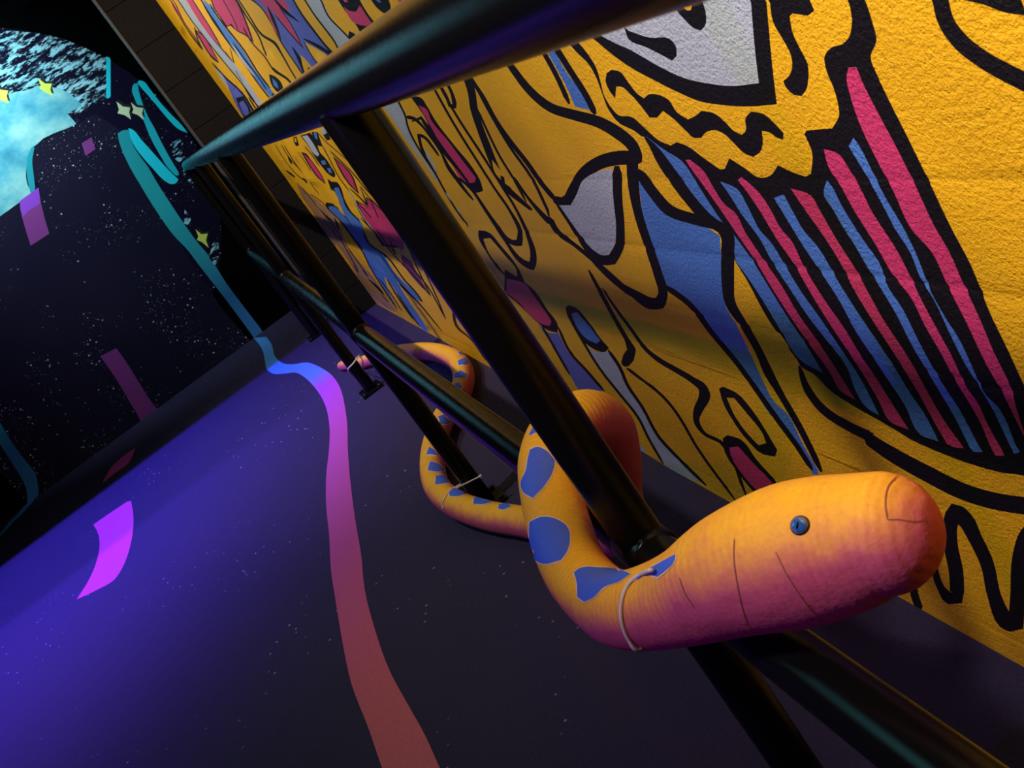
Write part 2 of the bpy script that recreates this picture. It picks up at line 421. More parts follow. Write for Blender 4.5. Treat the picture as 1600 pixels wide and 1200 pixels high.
# -- black ground of the striped bucket and the ragged edge above it
P_('K', 'A 690,-20 775,-20 815,110 836,210 806,290 840,390 900,520 1000,720 1100,930 1225,1200 C 1320,250 1420,500 1510,680 1610,890 X 1645,690 1690,790 1640,760 D 1600,212 1480,195 1350,160 1150,85 C 1020,1160 860,1065 700,975 590,900 500,810 440,775 420,740 330,620 260,520 150,330 70,200 20,60 Z 1090,1185 960,1140 850,990 760,850 690,720 640,680 560,640 500,560 470,480 440,400 400,330 340,270 285,205 330,200 390,270 440,350 465,430 480,490 520,560 560,600 620,605 690,660 770,730 830,755 860,738 910,755 1000,820 1085,880 1110,878 1135,822 1210,870 1300,925 1345,915 1388,858 1450,890 1530,920 1558,905 A 500,800 460,695 470,677 605,665 640,600 635,540 610,450 577,370 568,285 600,245 660,225 690,195 708,130')
P_('P', 'A 680,400 690,350 730,345 760,420 850,600 940,770 1040,980 1140,1200 C 1200,170 1270,330 1370,540 1440,700 1530,880 1565,1000 X 1605,690 1600,680 C 1535,1000 1500,930 1400,760 1300,560 1200,370 1110,180 1010,67 A 920,1000 830,820 735,610 700,500')
P_('B', 'A 690,760 715,715 740,750 800,870 860,1000 970,1200 C 1010,150 1040,220 1110,400 1180,520 1260,640 1330,780 1400,920 1470,990 1560,1190 D 1580,85 1550,98 C 1520,1170 1440,1000 1380,900 1290,760 1200,590 1120,430 1060,340 1000,190 920,60 A 880,1110 830,1010 760,880')
P_('P', 'A 560,775 630,795 690,880 750,990 800,1100 860,1200 C 930,180 1010,340 1060,440 1150,600 1220,720 1300,880 1370,980 1400,1050 1480,1200 D 1500,108 1450,105 C 1430,1200 1380,1080 1320,970 1250,860 1160,700 1080,570 1000,420 910,310 820,150 770,67 A 700,1080 650,980 580,860 565,800')
P_('B', 'A 555,1010 572,940 600,975 640,1060 720,1200 C 760,130 850,270 870,340 960,480 1050,650 1130,790 1200,900 1260,990 1360,1180 D 1385,88 1330,80 C 1320,1200 1230,1020 1170,920 1090,790 1010,660 930,510 850,380 780,270 700,130 660,67 A 600,1090')
P_('P', 'A 385,980 490,1020 530,1090 590,1200 C 620,120 720,280 770,370 860,530 970,690 1050,820 1110,930 1200,1080 1280,1190 D 1285,68 1235,62 C 1200,1180 1130,1060 1060,930 980,800 890,660 790,510 700,360 650,260 560,110 A 470,1110 430,1050')
P_('B', 'A 298,1030 350,1012 400,1110 450,1200 C 520,150 620,320 720,480 830,640 930,790 1010,920 1080,1020 1155,1165 1060,1130 980,980 900,860 820,740 720,590 640,440 550,300 450,150 A 340,1100')
P_('P', 'A 110,935 130,920 220,1000 280,1090 340,1200 C 380,110 450,250 560,430 670,590 760,740 830,840 880,920 1000,1105 900,1060 840,950 780,850 690,710 590,560 480,380 400,240 310,110 A 220,1090 160,1000')
P_('B', 'Z 1085,945 1170,980 1230,1080 1290,1200 C 280,130 360,260 440,390 540,530 640,680 740,830 845,1030 780,990 720,900 680,790 570,640 470,510 370,360 290,240 220,110 Z 1190,1110 1130,1010')
P_('P', 'Z 905,830 930,830 1000,890 1040,960 1110,1070 1160,1110 1205,1200 C 150,90 230,210 330,350 420,500 520,640 620,790 720,950 640,900 590,810 490,670 390,530 290,380 190,220 100,90 Z 1080,1090 1020,1000 950,900')
P_('B', 'Z 690,700 800,780 890,840 960,950 1020,1050 1095,1165 C 75,85 160,200 270,370 380,540 450,640 555,812 430,735 340,600 240,440 150,310 78,205 70,120 30,40 Z 1040,1130 960,1040 850,880 750,750')
P_('base', 'C 85,275 95,290 170,390 270,550 370,660 400,760 430,800 330,800 260,720 185,600 90,440')
S_('C 430,770 470,890 550,1000 690,1090 820,1150 D 760,0 900,90 1100,200 1300,300 1450,345 1620,372 1800,392 2050,370', [20, 40, 45, 50, 55, 60, 75, 82, 85, 88, 92])
P_('base', 'Z 655,868 690,830 690,790 650,700 690,710 760,850 850,990 955,1130 900,1110 825,1080 740,980')
S_('Z 655,885 740,1005 820,1095 960,1150 1080,1190 E 1110,90 1115,200 1120,330 1135,440 N 1090,360 1160,480 1200,570 1260,680 1340,820 1440,1020', [45, 45, 48, 48, 50, 60, 60, 55, 45, 34, 34, 42, 28, 26, 24])
S_('N 740,190 850,270 950,400 1060,530 1150,650 1250,790 1330,900 1400,1010', [28, 26, 24, 22, 22, 22, 22, 20])
# -- nose, tooth and the folds below
S_('Z -40,310 0,365 90,475 200,560 330,600 450,635 550,690 630,760 660,830', [30, 36, 42, 48, 55, 60, 65, 62, 55])
S_('Z 680,825 560,822 450,850 380,900 330,980 300,1040 260,1052 215,1030', [75, 75, 70, 66, 66, 66, 55, 30])
S_('Z 230,1045 150,950 80,850 0,750 G 450,300 380,170 320,80 280,0', [26, 24, 24, 24, 24, 22, 22, 22])
P_('W', 'G 1055,545 980,560 900,610 870,680 840,735 775,735 810,800 870,880 900,930 950,980 1010,1000 1050,980 1070,930 1078,850 1070,700 1058,600')
S_('G 1080,530 1088,700 1100,850 1092,950 1055,1020 1000,1020 940,975 880,895 820,805 765,725', [52, 48, 46, 50, 56, 50, 34, 22, 16, 14])
S_('E 395,190 460,260 560,350 650,410 720,450 765,450 785,400 765,300 720,150 G 1190,750 1165,600 1160,500', [18, 24, 30, 46, 62, 64, 52, 50, 46, 46, 60, 62])
P_('B', 'Z 170,235 215,235 280,360 350,460 415,575 330,555 300,480 240,360')
S_('Z 140,215 230,380 300,540', 26); S_('Z 215,215 310,370 390,500 435,595', 32)
# -- pink tongue and looping lines
P_('K', 'G 0,165 60,180 85,215 130,290 240,430 330,540 375,620 385,660 350,670 310,650 270,600 200,490 120,370 80,280 40,220')
P_('P', 'G 45,215 85,235 110,290 200,400 290,520 345,590 340,615 300,622 270,600 210,500 140,380 90,290')
S_('G 110,110 215,290 330,470 440,640 530,770 578,870 575,932 530,925 450,830 360,700 270,570 190,470 140,400 60,280 10,300', [12, 12, 12, 12, 14, 24, 38, 26, 15, 12, 14, 22, 22, 18, 15])
S_('G 140,100 240,270 360,450 470,620 560,760 620,890 648,1000 640,1055 590,1030 500,920 400,770 310,640 250,590', [12, 12, 12, 12, 13, 20, 34, 42, 28, 14, 12, 12, 14])
S_('G 180,90 215,160 232,225 205,220 185,170 150,110', [14, 16, 26, 18, 14, 12])
S_('G 285,50 320,150 330,230 360,330 395,420 440,530 500,640 590,720 640,760', [36, 44, 42, 36, 38, 36, 32, 22, 16])
S_('G 350,240 400,350 470,490 540,600 610,720', 12); S_('G 320,70 420,260 520,430 640,600 720,760 730,800', 15)
S_('G 740,830 690,780 620,700 540,590', [30, 24, 14, 12])
P_('base', 'G 425,500 450,530 500,600 520,640 480,610 440,560'); P_('K', 'G 470,580 490,590 500,640 480,620')
S_('G 730,800 770,870 860,940 940,1005 1040,1090 1150,1195', [30, 28, 20, 22, 20, 20])
P_('K', 'G 360,865 400,870 480,950 560,1050 600,1130 580,1150 530,1130 450,1060 400,980 360,900')
P_('base', 'G 385,910 420,905 500,1000 560,1080 560,1115 520,1110 450,1040 410,980')
P_('K', 'E -40,270 60,330 110,370 185,480 240,570 235,600 190,590 120,540 40,460 -40,390')
P_('P', 'E -30,320 70,345 110,400 180,500 205,540 195,565 150,555 100,520 40,450 -30,390')
P_('V', 'E 130,555 200,605 240,600 290,700 380,800 470,895 430,980 340,890 290,800 230,700')
S_('E 240,570 300,700 390,800 480,905', 14); S_('E 150,560 230,700 300,820', 12)
P_('K', 'E 280,470 295,455 330,465 400,540 470,640 505,680 480,705 430,685 380,650 330,580 290,510')
P_('B', 'E 310,500 340,490 400,560 460,640 440,655 390,630 340,570')
P_('W', 'E 385,665 430,695 500,700 545,760 580,820 620,890 690,1010 M 720,220 780,290 850,370 920,450 1000,524 900,484 850,460 790,405 700,270 680,220 E 660,1050 560,920 460,790')
S_('E 300,520 380,660 460,790 560,920 660,1050 M 710,280 790,415', 13); S_('E 500,690 560,780 600,870 680,990 M 760,270 850,370 1010,530', 16)
P_('W', 'M 668,320 690,345 690,380 665,372')
S_('E 400,270 470,400 540,530 600,640 622,690 605,730 580,775', [14, 20, 20, 24, 46, 62, 40]); S_('E 595,785 680,850 760,910 820,970 880,1050 M 960,320 1170,615', [16, 14, 14, 14, 14, 14, 14])
S_('E 470,365 540,470 620,580 700,690 760,740 860,800 940,850 990,890 1000,930 970,1000 960,1050 1000,1120 M 1090,300 1225,590', [10, 14, 16, 20, 26, 28, 32, 46, 62, 50, 32, 18, 18, 18])
P_('K', 'N 980,650 1000,640 1060,665 1140,750 1210,860 1245,920 1235,950 1180,940 1110,880 1040,790 1000,720')
P_('base', 'N 1015,690 1050,690 1110,760 1180,850 1195,890 1160,900 1110,850 1050,770')
P_('K', 'N 1000,870 1020,855 1080,875 1150,960 1260,1090 1300,1170 1190,1170 1060,1010 1010,930')
P_('P', 'N 1030,910 1070,905 1140,980 1240,1090 1270,1150 1200,1150 1090,1030 1040,950')
# -- squiggles on the lower right and the corner outline
S_('Q 120,640 150,700 165,770 195,850', [40, 42, 42, 40])
S_('Q 250,560 300,730 340,785 385,780 378,650 350,500 350,400 375,330 425,370 480,470 540,600 580,780 640,900 690,925 700,760 710,560 740,450 820,380', [32, 38, 62, 75, 75, 75, 78, 92, 84, 72, 72, 72, 92, 84, 76, 72, 64, 60])
S_('A 1165,-30 1200,110 1260,200 1380,300 1500,370 1640,440 1800,540 1950,700', [85, 86, 90, 92, 96, 100])
P_('K', 'A 1270,-30 1290,-5 1400,22 1500,60 1620,78 1620,-30')
# -- forms beside and behind the near post
P_('W', 'F5 560,-60 780,-60 810,10 870,100 895,190 920,300 980,420 1080,600 1180,730 1250,800 1255,850 1200,800 900,400 700,100')
S_('F5 790,-60 830,20 890,150 910,240 980,400 1080,560 1200,740 1280,880 1400,1080 1550,1290', 20)
S_('F5 900,150 980,170 1060,240 1150,360 1260,520 1340,680 1420,790 1500,900 1600,1020', [40, 36, 26, 20, 22, 40, 42, 30, 20])
S_('F5 1240,560 1170,460 1090,365 1025,335 1060,480 1140,620 1215,745', [22, 26, 30, 34, 30, 28, 28])
P_('W', 'F5 1090,470 1130,540 1200,680 1215,745 1160,650 1100,540'); P_('W', 'F5 1310,940 1330,935 1375,1030 1350,1000'); P_('W', 'F5 1420,1095 1440,1105 1475,1165 1445,1135')
P_('base', 'F5 1000,60 990,40 960,50')
# -- far end of the mural
P_('P', 'F1 135,0 180,60 250,200 330,310 375,385 300,280 220,160 145,40'); S_('F1 130,-10 220,160 300,285 385,395', 9); S_('F1 155,-10 250,190 330,300 370,375', 7)
P_('P', 'F1 330,240 380,270 440,370 500,480 440,420 380,330'); S_('F1 315,215 380,330 440,425 510,490', 9); S_('F1 330,235 390,280 450,380 505,480', 7)
P_('W', 'F1 190,-10 250,-10 330,130 430,270 530,380 620,480 700,590 780,710 820,770 890,850 830,870 760,750 680,640 590,530 500,420 400,290 300,160')
S_('F1 185,-10 300,165 400,295 500,425 590,535 680,645 760,755 830,870', 8); S_('F1 260,-10 340,130 440,275 540,390 630,495 600,380', 8)
P_('P', 'F1 255,-10 295,-10 370,110 440,220 525,365 440,280 350,150'); S_('F1 300,-10 375,110 445,220 530,370', 8)
P_('B', 'F1 380,-10 430,30 500,140 600,270 700,400 800,560 900,680 965,760 920,770 820,650 700,470 600,340 480,170 420,80')
S_('F1 365,-10 420,90 480,180 600,350 700,480 820,660 910,775', [10, 14, 20, 12, 10, 10, 12]); S_('F1 440,30 510,140 610,270 710,400 810,560 910,690', 12)
P_('W', 'F1 600,330 630,360 700,460 800,600 770,580 680,460'); S_('F1 620,330 720,470 830,620 880,700', 9)
P_('K', 'F1 445,-10 650,-10 710,110 740,190 785,335 720,280 660,250 600,200 565,215 515,130 470,60')
P_('P', 'F1 455,-10 640,-10 700,120 730,200 765,310 715,265 650,235 605,185 575,205 525,130 480,60'); S_('F1 540,-10 600,100 640,180 660,240', 7)
S_('F1 640,-20 720,110 830,290 860,380 880,440', 12); S_('F1 655,-20 750,120 850,270 950,340 1000,420 1100,600 1150,670', [10, 10, 16, 22, 14, 12, 12])
S_('F1 700,210 760,320 870,450 930,550', 10); S_('F1 920,530 950,560 1040,620 1100,690', [16, 22, 18, 12])
P_('K', 'F1 735,-20 1090,-20 1160,110 1260,240 1350,350 1430,440 1340,540 1280,590 1190,630 1090,480 990,330 910,180 830,60')
P_('V', 'F1 755,-20 1075,-20 1150,115 1245,245 1330,350 1400,430 1330,530 1280,570 1190,610 1100,480 1000,330 920,180 840,60')
P_('P', 'F1 790,-20 950,-20 1060,180 1170,375 1060,250 960,130 890,55 860,40'); P_('P', 'F1 860,60 890,60 940,160 985,300 930,210')
S_('F1 885,50 930,150 995,315', [10, 26, 8]); S_('F1 940,110 1060,255 1175,380', 9); S_('F1 985,60 1080,200 1165,365', 7)
P_('P', 'F1 955,-20 1030,-20 1075,90 1000,50'); S_('F1 930,-20 1030,90 1135,175', [10, 26, 8])
S_('F1 1080,365 1140,470 1195,615', [10, 30, 26]); P_('base', 'F1 1145,425 1200,480 1270,575 1200,610 1170,540'); S_('F1 1205,530 1245,580 1260,640', 22)
S_('F1 1165,300 1300,375 1425,445', [10, 30, 30]); P_('base', 'F1 1180,330 1300,400 1400,470 1320,530 1250,450'); S_('F1 1170,320 1260,470 1320,540', 8)
P_('W', 'F1 1185,-20 1310,-20 1380,130 1460,220 1570,350 1460,420 1420,320 1350,220 1270,120')
S_('F1 1170,-20 1270,125 1350,225 1425,330 1470,430', 12); S_('F1 1300,-20 1370,130 1460,225 1580,350', 12); S_('F1 1080,-20 1160,110 1260,240 1350,350 1450,450', 10)
P_('K', 'F2 630,-30 870,-30 960,130 1080,290 1000,420 920,410 850,280 740,140')
P_('P', 'F2 700,-30 770,-30 760,20 720,20'); P_('P', 'F2 710,70 780,120 850,130 890,60 960,170 1020,260 980,300 900,280 820,250 760,170')
P_('K', 'F2 1000,-30 1215,-30 1245,80 1230,150 1180,155 1090,100 1040,40'); P_('B', 'F2 1050,-30 1150,-30 1135,30 1100,25')
P_('K', 'F2 770,350 830,380 880,460 820,510 760,410'); P_('P', 'F2 1330,-30 1500,-30 1420,60 1380,80')
P_('V', 'F1 470,520 560,600 680,720 740,800 800,910 730,960 660,850 580,680'); S_('F1 455,490 560,605 690,725 800,900', [12, 12, 14, 20]); P_('W', 'F1 480,530 540,590 590,690 520,610')
P_('K', 'F1 645,765 700,750 755,850 775,950 720,950 680,860'); P_('V', 'F1 668,800 700,785 738,850 748,920 712,905'); S_('F1 690,650 760,770 850,870', 9); S_('F1 740,760 800,850 840,900', 9)
P_('K', 'F1 900,580 940,595 1010,690 1010,745 950,705 915,650'); P_('B', 'F1 925,610 965,655 975,695 940,670'); P_('K', 'F1 920,730 975,745 985,800 940,790'); P_('W', 'F1 945,765 968,762 970,785 950,790')
P_('B', 'F1 990,720 1040,700 1060,740 1000,770')
S_('F1 320,215 355,330 385,385', 9); S_('F1 440,430 470,460 510,490', 10); S_('F1 595,370 625,490 560,400', 9); S_('F1 640,550 690,640', 10)
# middle band of the far end (seen under the top rail)
P_('K', 'F3 470,250 510,260 570,330 650,440 705,530 730,590 640,515 550,390'); P_('P', 'F3 495,265 560,330 640,440 695,530 710,565 640,495 560,380')
P_('K', 'F3 460,80 560,50 620,120 670,260 720,310 780,400 825,490 815,520 760,490 680,400 600,290 520,160'); P_('W', 'F3 480,85 535,75 600,170 655,275 640,300 600,270 530,160')
P_('B', 'F3 670,345 715,338 728,382 690,388'); P_('B', 'F3 735,420 772,418 790,475 758,468'); S_('F3 500,190 570,270 660,400', 9)
P_('K', 'F3 575,40 645,40 695,195 650,185 600,115'); P_('B', 'F3 598,45 632,45 642,120 615,112')
P_('W', 'F3 660,20 720,10 745,70 700,60'); P_('K', 'F3 700,70 750,50 775,120 740,130'); P_('K', 'F3 390,95 420,90 450,180 420,190 395,140'); P_('base', 'F3 398,105 415,105 425,150 408,145')
S_('F3 640,40 720,130 840,240 965,345', [8, 9, 9, 7]); S_('F3 720,30 820,150 960,330', 8)
S_('F3 690,180 770,330 870,520 960,640 1100,900 1300,1190', 11); S_('F3 770,235 880,340 1000,460 1150,640 1300,790 1500,1050', 12)
P_('K', 'F3 800,290 890,365 1000,485 1060,640 1075,690 980,600 910,505'); P_('P', 'F3 830,325 885,375 988,492 1042,630 1052,660 985,585 925,500')
S_('F3 975,625 1090,730 1165,815 1085,605', [10, 14, 18, 10]); S_('F3 1085,605 1180,720 1260,800', 9)
P_('K', 'F3 1035,745 1165,815 1145,715 1215,755 1295,825 1410,925 1480,1030 1525,1170 1540,1260 1310,1230 1170,1010 1100,895')
P_('P', 'F3 1055,765 1172,830 1160,735 1210,768 1290,838 1395,935 1462,1035 1505,1170 1500,1230 1320,1210 1185,1010 1115,890')
S_('F3 1050,760 1200,930 1330,1100 1420,1220', 11); S_('F3 1190,740 1260,900 1350,1080 1450,1200', 11); S_('F3 960,640 1080,850 1200,1040 1320,1200', 9, 'W')
S_('F3 1330,800 1420,950 1540,1100 1640,1200', 10)
P_('P', 'F4 440,0 680,0 720,90 752,240 740,262 700,230 680,160 640,200 540,90')
P_('U', 'F4 730,285 800,335 850,420 935,565 900,555 800,440 740,340')
S_('F4 640,150 690,290 700,200', 14); S_('F4 540,90 620,200 700,290', 9)
S_('F4 420,0 500,90 620,230 760,380 870,500 965,615', 10); S_('F4 965,615 900,480 830,330 760,150', 10); S_('F4 800,370 940,540 1085,795', 10); S_('F4 1085,795 1010,620 930,450 870,330', 10)
S_('F4 1000,540 1120,680 1220,800 1400,1050 1490,1190', 10); S_('F4 1140,730 1165,840 1280,950 1400,1120', [26, 20, 12, 12]); S_('F4 740,150 800,260 900,420', 9)
# blue forked figure
P_('K', 'F3 740,530 790,560 840,565 885,620 925,740 995,870 1085,965 1130,1080 1200,1220 F4 450,140 500,205 615,295 F4 600,350 440,260 340,130 F3 980,1090 905,1005 830,925 745,850 720,800 735,775 790,790 850,830')
P_('base', 'F3 840,800 870,860 915,905 935,925 900,850 870,780 840,690 790,640 780,660')
P_('B', 'F3 815,625 860,620 900,720 940,830 1000,900 1070,970 1110,1080 F4 400,0 435,65 445,150 490,215 560,255 620,325 660,400 760,510 850,590 900,660 850,640 720,520 700,500 760,600 850,730 950,890 920,890 840,800 760,680 680,560 620,480 600,460 640,580 700,700 650,640 560,500 480,380 430,240 350,130 F3 920,1000 840,920 760,840 760,815 800,815 870,860 930,930 950,940 900,850 860,740 820,660')
S_('F3 935,930 975,980 1000,1030', 8); S_('F4 720,520 860,660 1055,890', [18, 14, 8]); S_('F4 240,0 350,150 430,260 500,400 600,560 705,715', 10); S_('F4 620,480 720,640 835,805', 10); S_('F4 490,215 615,300 760,490 860,600 900,660', 12)
S_('F4 700,590 800,740 880,850', 9); S_('F4 560,470 660,600 740,730', 9)
# tan, scribbled strip next to the corner
P_('T', 'F3 420,560 540,680 640,760 750,850 830,930 900,1100 960,1240 760,1200 690,1040 580,860 480,720')
P_('T', 'F4 170,130 330,260 420,360 520,470 600,600 700,740 640,720 520,650 430,520 330,350')
for t in ('F3 200,170 290,320 420,480 530,570', 'F3 290,180 380,330 480,470', 'F3 560,560 600,620 660,690', 'F3 560,690 640,740 740,830', 'F3 480,620 560,720 640,830', 'F3 640,820 760,960 840,1130',
          'F3 700,860 770,950', 'F3 720,980 790,1060 860,1170', 'F3 430,590 520,690', 'F3 260,170 340,300 450,430', 'F4 180,10 230,100 270,170', 'F4 250,150 330,290 400,420', 'F4 300,210 400,350 480,470', 'F3 440,250 540,400 570,450'):
    S_(t, 8)
for t in ('F3 330,285 350,330 375,375', 'F3 310,440 360,480 405,515', 'F3 480,520 510,545 530,575', 'F3 820,930 840,990 865,1065', 'F3 690,880 740,930 790,960', 'F4 470,480 530,530 600,600', 'F4 580,610 630,660', 'F4 360,370 400,430', 'F4 430,410 470,460'):
    S_(t, [8, 20, 16])
# forms that continue behind the top rail and the near post
for i, (cx_, cy_, hw, hh, k) in enumerate(((585, 262, 16, 46, 'P'), (648, 352, 17, 50, 'B'), (712, 446, 17, 50, 'W'), (775, 540, 16, 46, 'P'), (838, 628, 15, 40, 'V'), (440, 178, 10, 24, 'P'), (500, 152, 11, 26, 'B'),
                                            (560, 130, 13, 28, 'W'), (640, 98, 15, 30, 'P'), (720, 66, 16, 32, 'V'), (800, 34, 17, 34, 'B'))):
    ux, uy = 0.566, 0.824
    def ring(s_): return [np.array((cx_ + ux * hh * s_ * math.cos(t) - uy * hw * s_ * math.sin(t), cy_ + uy * hh * s_ * math.cos(t) + ux * hw * s_ * math.sin(t))) for t in np.linspace(0, 2 * math.pi, 25)[:-1]]
    TR.append(('K', ring(1.0))); TR.append((k, ring(0.72)))
sheet = []; _rx = random.Random(5)
for key, pts in TR:
    up = 0.22
    q = [(on_x(p, WX), p[1]) for p in pts]; sheet.append((key, [(a.y, a.z + (up * (0.6 + 0.25 * math.sin(9 * a.y)) if b < -1.5 else 0.0)) for a, b in q]))
# the painting runs on above and to the near side of what the photograph shows
_rs = random.Random(21)
def blob(y, z, ry, rz, k):
    ph = [_rs.uniform(0, 6.28) for _ in range(3)]; out = []
    for i in range(48):
        t = 2 * math.pi * i / 48; r_ = k * (1 + 0.16 * math.sin(2 * t + ph[0]) + 0.10 * math.sin(3 * t + ph[1]) + 0.05 * math.sin(7 * t + ph[2]))
        out.append((y + ry * r_ * math.cos(t), z + rz * r_ * math.sin(t)))
    return out
free = []
for iy in range(13):
    y0 = -1.35 + 0.5 * iy
    for iz in range(4):
        z0 = (1.5 if y0 < 2.5 else 2.12) + 0.31 * iz
        if z0 < 2.55: free.append((y0 + (0.22 if iz % 2 else 0), z0))
free += [(-0.15, 0.95), (-0.75, 0.9), (-0.35, 0.45), (-1.1, 0.5)]
for y0, z0 in free:
    ry, rz = _rs.uniform(0.13, 0.2), _rs.uniform(0.09, 0.14); st = _rs.getstate()
    sheet.append(('K', blob(y0, z0, ry, rz, 1.0))); _rs.setstate(st); sheet.append((_rs.choice('PBVW'), blob(y0, z0, ry, rz, 0.84)))
    _rs.setstate(st)
    if _rs.random() < 0.6: sheet.append(('K', blob(y0 + 0.02, z0, ry, rz, 0.45))); _rs.setstate(st); sheet.append(('base', blob(y0 + 0.02, z0, ry, rz, 0.28)))
    _rs.random(); _rs.random()
JZ = [0.115 * k - 0.06 for k in range(1, 24)]
rng = np.random.RandomState(4)
JAMP = rng.uniform(0.0001, 0.0008, len(JZ)); JAMP[5] = 0.0013; JAMP[4] = 0.0012
joint_lines = [[(YB, z + d), (YC, z + d)] for z in JZ[:14] for d in (-0.006, 0.0, 0.006)]
_g = np.random.RandomState(11).normal(size=(70, 30))
def vnoise(y, z):
    a = np.clip((y - YB) / 0.16, 0, 67); b = np.clip(z / 0.16, 0, 27); i = a.astype(int); j = b.astype(int); u = a - i; t = b - j
    u = u * u * (3 - 2 * u); t = t * t * (3 - 2 * t)
    return (_g[i, j] * (1 - u) + _g[i + 1, j] * u) * (1 - t) + (_g[i, j + 1] * (1 - u) + _g[i + 1, j + 1] * u) * t
def wall_relief(V):
    y, z = V[:, 0], V[:, 1]; d = 0.0011 * vnoise(y, z)
    for zz, am in zip(JZ, JAMP):
        d -= am * np.clip(1 - np.abs(z - zz) / 0.006, 0, 1) * (0.4 + 0.6 * np.clip(vnoise(y + zz, z) + 0.5, 0, 1))
    return d
mural = painted_sheet('mural', sheet, (YB, 0.0), (YC, ZT), 0.05, lambda y, z, d: (WX - d, y, z), MURAL, wall_r, wall_relief, joint_lines)
mural['label'] = 'bold yellow mural with black outlines, striped bucket and looping shapes'

# black block return wall at the end of the mural
ret = box('wall_return', (0.285, YC + 0.012, 0), (WX, YC + 0.2, ZT), BLACK_WALL); tag(ret, 'narrow black block return wall beside the opening', kind='structure')
blk = None; zz = -0.063
while zz < ZT:
    lo = max(zz, 0.0); hi = min(zz + 0.2, ZT)
    o = box('block', (0.272, YC, lo + 0.001), (WX - 0.001, YC + 0.05, hi + 0.004), BLACK_BLOCK, ret, 0.003)
    zz += 0.205
trim = box('corner_trim', (0.262, YC - 0.004, 0), (0.2715, YC + 0.12, ZT), nmat('dull_trim', (0.05, 0.047, 0.05), 0.5), ret, 0.002)

# ------------------------------------------------------------------ end wall with the round space painting
wall_e = box('wall_end', (XL, YE + 0.006, 0), (0.9, YE + 0.2, ZT), BLACK_WALL); tag(wall_e, 'black end wall with a round painted moonscape', kind='structure')
ES = []
def W_(text):
    return [(q.x, q.z) for q in (on_y(p, YE) for p in poly(text))]
def raw(text): return [(q.x, q.z) for q in (on_y(p, YE) for p in px(text)[0])]
def E_(key, text): ES.append((key, W_(text)))
CX, CZ, CR = -0.807, 1.274, 1.12
ES.append(('sky', [(CX + CR * math.cos(t), CZ + CR * math.sin(t)) for t in np.linspace(0, 2 * math.pi, 97)[:-1]]))
ES.append(('wisp', raw('S5 -60,330 120,320 400,345 650,400 900,505 1110,600 1105,1020 1000,1080 900,1170 700,1180 300,1200') + [(-1.0, 1.5), (-1.55, 1.55), (-1.5, 1.95), (-1.0, 2.3), (-0.6, 2.3)]))
ES.append(('moon', W_('S5 0,1040 60,1000 150,960 280,940 400,900 520,905 700,960 800,1040 860,1100 700,1180 X 120,194 55,228 44,250 42,285 50,302 0,338') + [(-1.15, 1.32), (-1.5, 1.45), (-1.42, 1.72), (-1.1, 1.9), (-0.75, 1.93)]))
ES.append(('road', raw('X 0,338 30,318 62,290 52,275 48,232 60,224 120,193 150,178 190,205 205,250 240,320 300,410 345,480 400,545') + [(-0.07, 0.0), (-1.78, 0.0), (-1.78, 0.5), (-1.6, 0.95), (-1.25, 1.25)]))
E_('teal', 'S3 250,350 270,350 252,450 262,560 275,670 270,690 238,705 215,600 207,500 220,410')
E_('rib', 'S2 195,215 205,270 265,420 350,570 468,760 590,930 S8 200,340 260,420 400,600 520,760 620,900 660,960 720,960 640,820 550,700 430,540 320,370 S2 740,960 640,820 560,700 470,560 400,440 340,360 300,290 270,190 230,195')
E_('mid', 'S4 575,560 580,500 600,470 635,470 650,560 690,690 760,850 S2 440,160 500,280 560,390 615,480 620,505 600,508 545,455 495,375 430,260 375,125')
E_('cyan', 'S2 270,178 300,190 360,260 450,360 540,460 617,535 600,560 565,567 530,550 440,460 360,370 310,300 280,230')
E_('cyan', 'S4 630,460 650,437 690,445 770,540 880,680 1000,810 1090,900 1155,985 1060,945 960,850 850,720 740,590 660,500')
E_('cyan', 'S5 1105,590 1135,595 1152,620 1152,1000 1140,1020 1108,1025')
E_('plum', 'S3 155,770 300,665 315,760 345,890 385,1025 240,1120 190,960 165,860')
E_('pur', 'S3 155,770 300,665 310,740 312,790 210,860 178,895 162,850')
E_('plum', 'S3 638,320 715,272 745,365 668,418')
E_('plum', 'S7 470,230 545,192 580,240 650,350 700,430 745,490 665,540 600,430 540,330')
E_('rib', 'S7 -120,340 0,540 60,640 120,720 165,780 178,840 180,920 127,920 125,860 100,800 50,720 0,640 -120,450')
for k, t in (('star', 'S5 395,815 470,870 540,870 525,930 545,1000 480,965 410,920 425,890'), ('star', 'S5 -60,880 10,935 85,945 70,1000 90,1080 30,1050 -40,1020 -20,960'),
             ('pale', 'S4 412,655 480,710 555,720 545,770 565,845 500,800 425,780 440,740'), ('pale', 'S4 563,665 620,715 695,725 680,780 695,850 640,800 575,775 590,740'),
             ('star', 'S2 735,880 775,915 820,910 808,960 828,1010 780,970 745,955 755,930')):
    pts = px(t)[0]; ES.append(('K', [(q.x, q.z) for q in (on_y((a + 2.5, b - 3.5), YE) for a, b in pts)])); ES.append((k, [(q.x, q.z) for q in (on_y(p, YE) for p in pts)]))
for t in ('S2 560,290 620,250 650,280 640,330 670,400 690,470 720,520 720,600 700,560 660,520 640,430 590,390', 'S2 660,745 700,800 700,860 655,840', 'S2 860,950 895,980 890,1100 870,1130 830,1080', 'S2 800,560 830,640 850,710 820,690'):
    E_('wisp', t)
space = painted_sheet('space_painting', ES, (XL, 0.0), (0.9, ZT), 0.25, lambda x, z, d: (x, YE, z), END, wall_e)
space['label'] = 'round painted moonscape with teal ribbons, yellow stars and a starry road'

